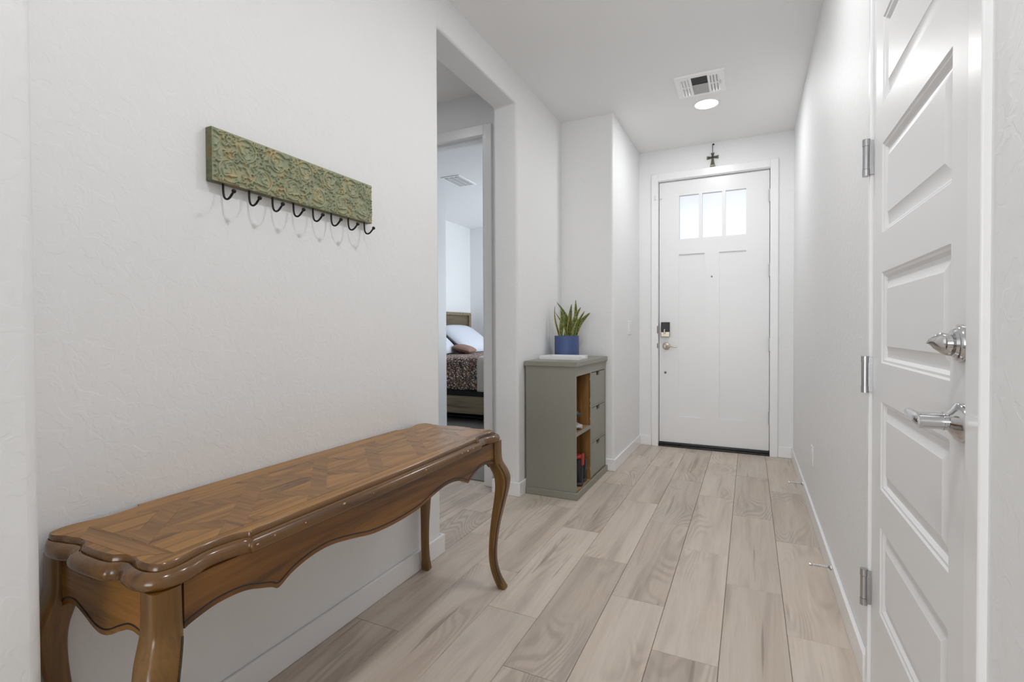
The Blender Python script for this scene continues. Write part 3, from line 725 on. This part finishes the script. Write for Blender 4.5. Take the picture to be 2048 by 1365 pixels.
# embossed tin face: scrolls and leaves as a height field
def smooth(e0, e1, x):
    t = min(1, max(0, (x-e0)/(e1-e0))); return t*t*(3-2*t)
motifs = []
per = 0.107
for k in range(-1, 7):
    for row in (0, 1):
        motifs.append((RY0+0.050+per*k+(per*.5 if row else 0), RZ0+(0.040 if row == 0 else 0.108), 1 if (k+row) % 2 else -1, row))
curls = []                      # (cy, cz, radius, start angle, sweep, thickness)
rr = random.Random(3)
gy = RY0+.008
while gy < RY1-.006:
    gz = RZ0+.010
    while gz < RZ1-.006:
        cy_, cz2 = gy+rr.uniform(-.004, .004), gz+rr.uniform(-.004, .004)
        if min(math.hypot(cy_-q[0], cz2-q[1]) for q in motifs) > .033:
            curls.append((cy_, cz2, rr.uniform(.0050, .0085), rr.uniform(0, 6.28), rr.choice((-1, 1))*rr.uniform(2.6, 4.2), rr.uniform(.0026, .0038)))
        gz += .0145
    gy += .0145
def arc_d(dy_, dz_, r, a0, sweep):
    R_ = math.hypot(dy_, dz_); a_ = (math.atan2(dz_, dy_)-a0) % 6.2832
    if sweep < 0: a_ = (6.2832-a_) % 6.2832
    if a_ > abs(sweep): return 9, 0
    return abs(R_-r*(1-.30*a_/6.28)), a_/abs(sweep)
def height(y, z):
    h = 0.0
    for cy, cz, fl, row in motifs:
        if abs(y-cy) > .05 or abs(z-cz) > .05: continue
        ly_, lz_ = (y-cy)*fl, (z-cz)*(1 if row else -1)
        R_ = math.hypot(ly_, lz_); th = math.atan2(lz_, ly_)
        d, t = arc_d(ly_, lz_, .0345, 2.4, -5.2)                       # stem curling round the leaf
        h = max(h, .0034*(1-smooth(.0012, .0040, d))*(1-.3*t))
        lob = .0235+.0040*math.cos(3*(th-.6))+.0015*math.cos(7*th)     # lobed leaf body, hollowed
        body = 1-smooth(lob-.0035, lob+.0010, R_)
        rim = 1-smooth(.0, .0065, abs(R_-lob+.004))
        hb_ = body*(.0018+.0020*rim)
        for cy2, cz2, r2, a2, s2 in ((.004, .002, .0105, 1.0, 3.6), (-.006, -.008, .0070, 3.4, 3.0), (.010, -.006, .0060, 5.4, 3.2)):
            d, t = arc_d(ly_-cy2, lz_-cz2, r2, a2, s2)
            hb_ -= .0026*body*(1-smooth(.0006, .0030, d))*(1-.5*t)
        h = max(h, hb_)
        h = max(h, .0042*(1-smooth(.0022, .0044, math.hypot(ly_-.013, lz_-.011))))
    for cy, cz, r, a0, sw_, tk in curls:
        if abs(y-cy) > .014 or abs(z-cz) > .014: continue
        d, t = arc_d(y-cy, z-cz, r, a0, sw_)
        wdt = tk*(1-.75*t)
        h = max(h, .0036*(1-smooth(wdt*.45, wdt+.0010, d)))
    e = min(y-RY0, RY1-y, z-RZ0, RZ1-z)
    return h*smooth(.0015, .005, e)
NY, NZ = 520, 122
vs_, fs_ = [], []
for i in range(NY+1):
    y = RY0+.001+(RY1-RY0-.002)*i/NY
    for j in range(NZ+1):
        z = RZ0+.001+(RZ1-RZ0-.002)*j/NZ
        vs_.append((RX1-.0038+height(y, z)*1.6, y, z))
for i in range(NY):
    for j in range(NZ):
        a_ = i*(NZ+1)+j; fs_.append((a_, a_+NZ+1, a_+NZ+2, a_+1))
mb = MB(); mb.add(vs_, fs_)
obj('embossed_face', mb, 'sage_metal', rk, angle=180, label='sage green face with raised scrolls and leaves')
for y in (.918, .999, 1.079, 1.158, 1.238, 1.320, 1.403, 1.488):
    path = [(-1.345, y, 1.535), (-1.345, y, 1.505), (-1.344, y, 1.485), (-1.339, y, 1.471), (-1.329, y, 1.4655), (-1.318, y, 1.468), (-1.308, y, 1.476), (-1.301, y, 1.483)]
    mb = MB().tube(spline(path, 5), .0031, 10).ball((-1.299, y, 1.4845), .0062, 8)
    obj('hook', mb, 'black_iron', rk)

# ------------------------------------------------------------------ shoe cabinet
CX0, CXF, CYA, CYB = -1.345, -0.998, 3.014, 3.742
cb = thing('shoe_cabinet', 'grey painted shoe cabinet with two open compartments and three drawers in the hall niche', 'cabinet', (-1.17, 3.38, 0))
obj('top_board', MB().box(-1.352, -0.984, 3.003, 3.750, 0.852, 0.884), 'cabinet_paint', cb, bevel=.003)
mb = MB().box(CX0, CXF, CYA, CYA+.020, 0.02, .852)
obj('side_panel', mb, 'cabinet_paint', cb, bevel=.0015)
obj('side_panel', MB().box(CX0, CXF, 3.715, CYB, 0.02, .852), 'cabinet_paint', cb, bevel=.0015)
obj('back_panel', MB().box(CX0, CX0+.012, CYA+.02, 3.715, 0.045, .852), 'oak_veneer', cb)
obj('face_rail', MB().box(CXF-.018, CXF, CYA+.02, 3.715, .789, .852), 'cabinet_paint', cb, bevel=.001)
mb = MB().box(CX0+.012, CXF-.002, 3.342, 3.362, .045, .852)
dv = obj('divider', mb, 'oak_veneer', cb)
obj('divider_edge', MB().box(CXF-.002, CXF, 3.338, 3.368, .045, .79), 'cabinet_paint', dv, bevel=.001)
for y, z, h in ((3.3385, .745, .012), (3.3385, .60, .018), (3.3385, .56, .010), (3.3385, .47, .006), (3.3385, .12, .014)):
    obj('paint_chip', MB().ball((CXF-.0012, y, z), .003, 6, (.4, .8, h/.003)), 'chipped_paint', dv)
obj('inner_lining', MB().box(CX0+.012, CXF-.002, CYA+.0195, CYA+.022, .045, .789), 'oak_veneer', cb)
sh = obj('shelf', MB().box(CX0+.012, CXF-.002, CYA+.022, 3.342, .402, .424), 'oak_shelf', cb)
obj('shelf_edge', MB().box(CXF-.002, CXF, CYA+.02, 3.342, .401, .425), 'cabinet_paint', sh, bevel=.001)
obj('bottom_board', MB().box(CX0+.012, CXF-.001, CYA+.02, 3.715, .028, .047), 'oak_shelf', cb)
obj('drawer_shade_block', MB().box(CX0+.012, CXF-.02, 3.364, 3.714, .05, .85), 'drawer_shade', cb)  # solid dark block, its colour gives the shade behind drawer notches and gaps
for za, zb_ in ((.553, .784), (.304, .536), (.053, .286)):
    pl = [(3.372, za), (3.708, za), (3.708, zb_), (3.572, zb_), (3.570, zb_-.020), (3.560, zb_-.029), (3.504, zb_-.029), (3.494, zb_-.020), (3.492, zb_), (3.372, zb_)]
    mb = MB(); mb.prism(pl, 'x', CXF-.018, CXF-.001)
    obj('drawer', mb, 'cabinet_paint', cb, angle=20)
for za in (.288, .538):
    obj('face_rail', MB().box(CXF-.016, CXF, 3.368, 3.715, za+.0015, za+.0135), 'cabinet_paint', cb, bevel=.001)
pl = MB().prism([(-1.346, 3.0135), (-1.346, 3.004), (-.984, 3.004), (-.984, 3.750), (-1.346, 3.750), (-1.346, 3.7425), (-.9975, 3.7425), (-.9975, 3.0135)], 'z', 0, .046)
obj('plinth', pl, 'cabinet_paint', cb, bevel=.004)

# shoes
def shoe(label, loc, rot, mats, L=.28, hgt=.11, boot=0.0, cat='shoe', tilt=0.0):
    t = thing('shoe', label, cat, loc); t['group'] = 'shoes in the cabinet'
    # built along +x (heel at 0, toe at L), local coordinates, then rotated with the root
    def sec(x, w_, z0, z1, top=.6):
        ring = []
        for k in range(16):
            a_ = 2*math.pi*k/16; c_, s_ = math.cos(a_), math.sin(a_)
            wy = w_*(abs(c_)**.75)*(1 if c_ >= 0 else -1)
            zz_ = (z0+z1)/2+(z1-z0)/2*(abs(s_)**.8)*(1 if s_ >= 0 else -1)
            if s_ > 0: wy *= (1-(1-top)*s_)
            ring.append((x, wy, zz_))
        return ring
    wd = [(.0,.022),(.03,.033),(.10,.034),(.17,.040),(.22,.044),(.26,.036),(.28,.016)]
    sole = MB().rings([[(x*L/.28, w_*math.cos(2*math.pi*k/16)*1.08, 0.013+.013*math.sin(2*math.pi*k/16)*(1.15 if x < .05 else 1)+(.008 if x > .25 else 0)) for k in range(16)] for x, w_ in wd])
    hs = [(.002,.020,hgt*.80+boot),(.012,.029,hgt+boot),(.06,.031,hgt*.92+boot*.95),(.10,.033,hgt*.90+boot*.5),(.14,.036,hgt*.78),(.19,.040,hgt*.60),(.235,.038,hgt*.50),(.265,.028,hgt*.38),(.277,.012,hgt*.28)]
    up = MB().rings([sec(x*L/.28, w_, .014, h_, .62) for x, w_, h_ in hs])
    objs = []
    def mk(nm, m_, mat, par):
        o = obj(nm, m_, mat, None, angle=70, loc=(0, 0, 0)); o.parent = par; return o
    up_o = mk('upper', up, mats[0], t); mk('sole', sole, mats[1], t)
    cl = MB().tube([(.012+.045*(1-math.cos(a_))*.9, .026*math.sin(a_), hgt+boot-.002-.004*(1-math.cos(a_))) for a_ in [2*math.pi*k/20 for k in range(21)]], .006+boot*.09, 8)
    mk('collar', cl, mats[2], t)
    for k in range(4):
        x = .115+.022*k; zt_ = hgt*(.90-.085*k)+boot*(.28-.12*k if k < 3 else 0)
        mk('lace', MB().tube([(x, -.020, zt_-.010), (x+.004, 0, zt_-.002), (x, .020, zt_-.010)], .003, 6), mats[3], t)
    tab = MB().box(-.006, .004, -.010-boot*.12, .010+boot*.12, hgt*.55+boot, hgt+boot+.018)
    mk('pull_tab', tab, mats[2], t)
    t.rotation_euler = rot
    return t
# heels face the opening
shoe('red and black hiking shoe on the cabinet floor, nearest the side panel', (-1.003, 3.172, .048), (0, 0, math.pi+.05), ('shoe_black', 'shoe_sole_dark', 'shoe_red', 'shoe_red'), .27, .125, .07)
shoe('dark shoe on the cabinet floor, beside the wooden divider', (-1.012, 3.268, .048), (0, 0, math.pi-.03), ('shoe_black', 'shoe_sole_dark', 'shoe_slate', 'shoe_lace'), .27, .115, .02)
shoe('pale grey sneaker lying on the cabinet shelf', (-1.279, 3.150, .425), (0, 0, 0.06), ('shoe_grey', 'shoe_sole_light', 'shoe_grey', 'shoe_lace'), .275, .095, 0)
shoe('slate blue sneaker stacked on the pale grey sneaker', (-1.287, 3.153, .530), (0, 0.10, 0.05), ('shoe_slate', 'shoe_sole_dark', 'shoe_slate', 'shoe_lace'), .275, .085, 0)

# tray and plant on the cabinet
ty = thing('serving_tray', 'shallow white tray lying on the cabinet top in front of the plant', 'tray', (-1.18, 3.32, .884))
obj('tray_base', MB().box(-1.315, -1.040, 3.205, 3.395, .8845, .8895), 'white_plastic', ty)
mb = MB().box(-1.322, -1.036, 3.200, 3.208, .8845, .9085).box(-1.322, -1.036, 3.392, 3.400, .8845, .9085).box(-1.322, -1.314, 3.208, 3.392, .8845, .9085)
mb.box(-1.044, -1.036, 3.208, 3.25, .8845, .9085).box(-1.044, -1.036, 3.35, 3.392, .8845, .9085).box(-1.044, -1.036, 3.25, 3.35, .8845, .894)
obj('tray_rim', mb, 'white_plastic', ty, smooth=False)
PCX, PCY = -1.2285, 3.505
pp = thing('potted_snake_plant', 'snake plant in a blue ribbed pot on the shoe cabinet', 'plant', (PCX, PCY, .884))
prof_ = [(.0,.0),(.082,.0),(.088,.004)]
for k in range(1, 40):
    z = .004+.150*k/40; prof_.append((.0905+(.0006 if k % 2 else -.0006), z))
prof_ += [(.091,.156),(.091,.160),(.086,.161),(.083,.157),(.083,.14)]
mb = MB().lathe(prof_, (PCX, PCY, .884), 'z', 40); 
obj('pot', mb, 'pot_blue', pp, angle=60, label='blue ribbed ceramic pot')
obj('soil', MB().lathe([(.083,0),(.083,.004),(0,.006)], (PCX, PCY, .884+.136), 'z', 30), 'soil', pp)
# leaves: (zoom path points in millimetres right/up of the pot rim centre, width, depth toward camera)
rvec = Vector((math.cos(YAW), math.sin(YAW), 0)); fvec = Vector((-math.sin(YAW), math.cos(YAW), 0))
def leaf(pts, wd, dep, twist=0.0):
    P3 = []
    for i, (a_, b_) in enumerate(pts):
        t = i/(len(pts)-1); d = dep[0]+(dep[1]-dep[0])*t
        P3.append(Vector((PCX, PCY, .884+.160)) + rvec*(a_/1000) + fvec*(d/1000) + Vector((0, 0, b_/1000)))
    pth = spline(P3, 5); n = len(pth); me_v, me_f, uvs = [], [], []
    for i, p in enumerate(pth):
        t = i/(n-1); t_ = (pth[min(i+1, n-1)]-pth[max(i-1, 0)]).normalized()
        side = (rvec*math.cos(twist+.5*t)+fvec*math.sin(twist+.5*t)); side = (side-t_*side.dot(t_)).normalized(); nr = t_.cross(side)
        w_ = wd/1000*(.62+.75*t*(1-t)*2.0)*(1-t**5)**.9*.5+.0004
        for k in range(5):
            q = k/4; s_ = (q-.5)*2
            me_v.append(p+side*(w_*s_)+nr*(w_*.45*(s_*s_))); uvs.append((q, t))
    for i in range(n-1):
        for k in range(4):
            a_ = i*5+k; me_f.append((a_, a_+1, a_+6, a_+5))
    mb = MB(); mb.add(me_v, me_f)
    o = obj('leaf', mb, 'snake_leaf', pp, angle=180)
    ul = o.data.uv_layers.new(name='UVMap')
    for lp in o.data.loops: ul.data[lp.index].uv = uvs[lp.vertex_index]
    so = o.modifiers.new('thickness', 'SOLIDIFY'); so.thickness = .0022; so.offset = 0
K = .464
def Z(*pts): return [((x-350)*K, (660-y)*K) for x, y in pts]
leaf(Z((250,700),(200,520),(165,360),(160,180)), 26, (0, -10), .9)
leaf(Z((330,700),(370,420),(310,260),(200,115)), 30, (30, 40), .2)
leaf(Z((245,700),(258,520),(272,370),(245,215)), 34, (-45, -45), .0)
leaf(Z((340,700),(330,560),(270,440),(165,290)), 22, (-30, -20), .4)
leaf(Z((370,700),(385,480),(410,320),(435,150)), 26, (10, 20), -.3)
leaf(Z((440,700),(430,520),(435,380),(447,250)), 26, (35, 40), .5)
leaf(Z((455,700),(495,480),(505,300),(498,85)), 34, (5, 10), .1)
leaf(Z((400,700),(440,500),(490,350),(567,205)), 28, (-20, -30), -.4)
leaf(Z((470,700),(510,520),(570,400),(645,265)), 30, (20, 20), .3)
leaf(Z((480,700),(545,500),(620,390),(722,292)), 30, (0, -10), -.5)
leaf(Z((440,700),(462,590),(490,500),(520,400)), 32, (-50, -55), .0)
leaf(Z((380,700),(375,560),(395,430),(402,290)), 28, (-15, -15), .6)
leaf(Z((320,700),(345,560),(330,430),(300,330)), 26, (0, 10), .2)

# ------------------------------------------------------------------ bedroom
BDN, BDF, BH0, BFX = 4.90, 6.90, -4.06, -1.98
bd = thing('bed', 'wooden bed with panelled headboard seen through the bedroom doorway', 'bed', (-3.0, 5.9, 0))
hb = obj('headboard', MB().box(-4.12, -4.075, BDN-.02, BDF, .30, 1.352), 'headboard_wood', bd, bevel=.004)
mb = MB().box(-4.09, -4.045, BDN-.03, BDF+.01, 1.312, 1.358)
obj('top_rail', mb, 'bed_wood', hb, bevel=.004)
obj('post', MB().box(-4.10, -4.040, BDF-.045, BDF+.015, 0, 1.34), 'bed_wood', bd, bevel=.004)
obj('post', MB().box(-4.10, -4.040, BDN-.035, BDN+.025, 0, 1.34), 'bed_wood', bd, bevel=.004)
obj('slat_rail', MB().box(-4.085, -4.055, BDN, BDF-.03, 1.02, 1.07), 'bed_wood', hb, bevel=.003)
obj('side_rail', MB().box(-4.06, BFX, BDN, BDN+.03, .124, .324), 'bed_wood', bd, bevel=.003)
obj('side_rail', MB().box(-4.06, BFX, BDF-.03, BDF, .124, .324), 'bed_wood', bd, bevel=.003)
obj('foot_board', MB().box(BFX, BFX+.04, BDN-.01, BDF+.01, .10, .40), 'bed_wood', bd, bevel=.003)
for x in (-3.6, -2.05):
    for y in (BDN+.05, BDF-.07):
        obj('leg', MB().box(x, x+.06, y, y+.06, 0, .13), 'bed_wood', bd, bevel=.003)
obj('box_spring', MB().box(-4.03, BFX, BDN+.02, BDF-.03, .20, .42), 'mattress_black', bd, bevel=.02)
obj('mattress', MB().box(-4.03, BFX-.01, BDN+.03, BDF-.03, .42, .735), 'pillow_white', bd, bevel=.05, seg=4)
mb = MB().tube([(-4.0, BDN+.20, .05), (-2.0, BDN+.20, .05)], .014, 10).tube([(-4.0, BDN+.34, .085), (-2.0, BDN+.34, .085)], .012, 10)
obj('metal_bar', mb, 'bed_metal', bd)
# quilt draped over the near side
def drape(name, x0, x1, ya, yb, ztop, zhang, mat, th, label, cat):
    prof_ = [(ya-.012, zhang), (ya-.014, zhang+.12), (ya-.016, ztop-.06), (ya-.004, ztop-.018), (ya+.03, ztop), (ya+.2, ztop+.004), (yb, ztop+.004)]
    pr = spline([(p[0], p[1], 0) for p in prof_], 4); rs = []
    for i in range(33):
        x = x0+(x1-x0)*i/32
        rs.append([(x, p.x+(.006*math.sin(x*19)+.003*math.sin(x*47))*(1 if p.y < ztop-.04 else .2), p.y+(.004*math.sin(x*13) if p.y < zhang+.02 else 0)) for p in pr])
    mb = MB().rings(rs, False, False, closed=False)
    o = obj(name, mb, mat, None, angle=80, label=label, cat=cat, loc=((x0+x1)/2, (ya+yb)/2, zhang))
    so = o.modifiers.new('thickness', 'SOLIDIFY'); so.thickness = th; so.offset = 1
    return o
drape('quilt', -4.0, BFX-.02, BDN+.02, BDF-.04, .752, .402, 'quilt_print', .012, 'brown and blue speckled quilt spread over the bed', 'quilt')
drape('blanket', -2.77, -2.05, BDN-.008, BDF-.08, .772, .388, 'knit_blanket', .014, 'beige knit blanket folded over the foot end of the quilt', 'blanket')
def pillow(label, c, size, rot, mat):
    t = MB(); n = 18; rs = []
    a_, b_, h_ = size
    def S_(u, v):
        e = max(0, (1-abs(u)**3.2))*max(0, (1-abs(v)**3.2))
        return h_*(e**.55)
    top = [[(a_*u*(1-.05*abs(v)**2), b_*v*(1-.05*abs(u)**2), S_(u, v)+.003) for v in [-1+2*j/n for j in range(n+1)]] for u in [-1+2*i/n for i in range(n+1)]]
    vs2 = [p for r in top for p in r]; m_ = n+1; fs2 = []
    for i in range(n):
        for j in range(n): fs2.append((i*m_+j, i*m_+j+1, (i+1)*m_+j+1, (i+1)*m_+j))
    k0 = len(vs2); vs2 += [(p[0], p[1], -p[2]) for p in vs2]; fs2 += [tuple(k0+q for q in reversed(f)) for f in fs2]
    bd_ = [j for j in range(m_)]+[i*m_+n for i in range(1, m_)]+[n*m_+j for j in range(n-1, -1, -1)]+[i*m_ for i in range(n-1, 0, -1)]
    for i in range(len(bd_)): q0, q1 = bd_[i], bd_[(i+1) % len(bd_)]; fs2.append((q0, q1, k0+q1, k0+q0))
    t.add(vs2, fs2)
    o = obj('pillow', t, mat, None, angle=80, label=label, cat='pillow', loc=(0, 0, 0)); o['group'] = 'pillows on the bed'
    o.location = c; o.rotation_euler = rot
    return o
pillow('white pillow leaning on the headboard at the far side of the bed', (-3.74, 6.28, .962), (.31, .42, .085), (0, math.radians(36), 0), 'pillow_white')
pillow('white pillow leaning on the headboard at the near side of the bed', (-3.78, 5.37, .955), (.28, .40, .085), (0, math.radians(38), 0), 'pillow_white')
pillow('brown pillow showing between the two white pillows', (-3.46, 5.74, .835), (.13, .17, .045), (0, math.radians(14), .2), 'pillow_brown')
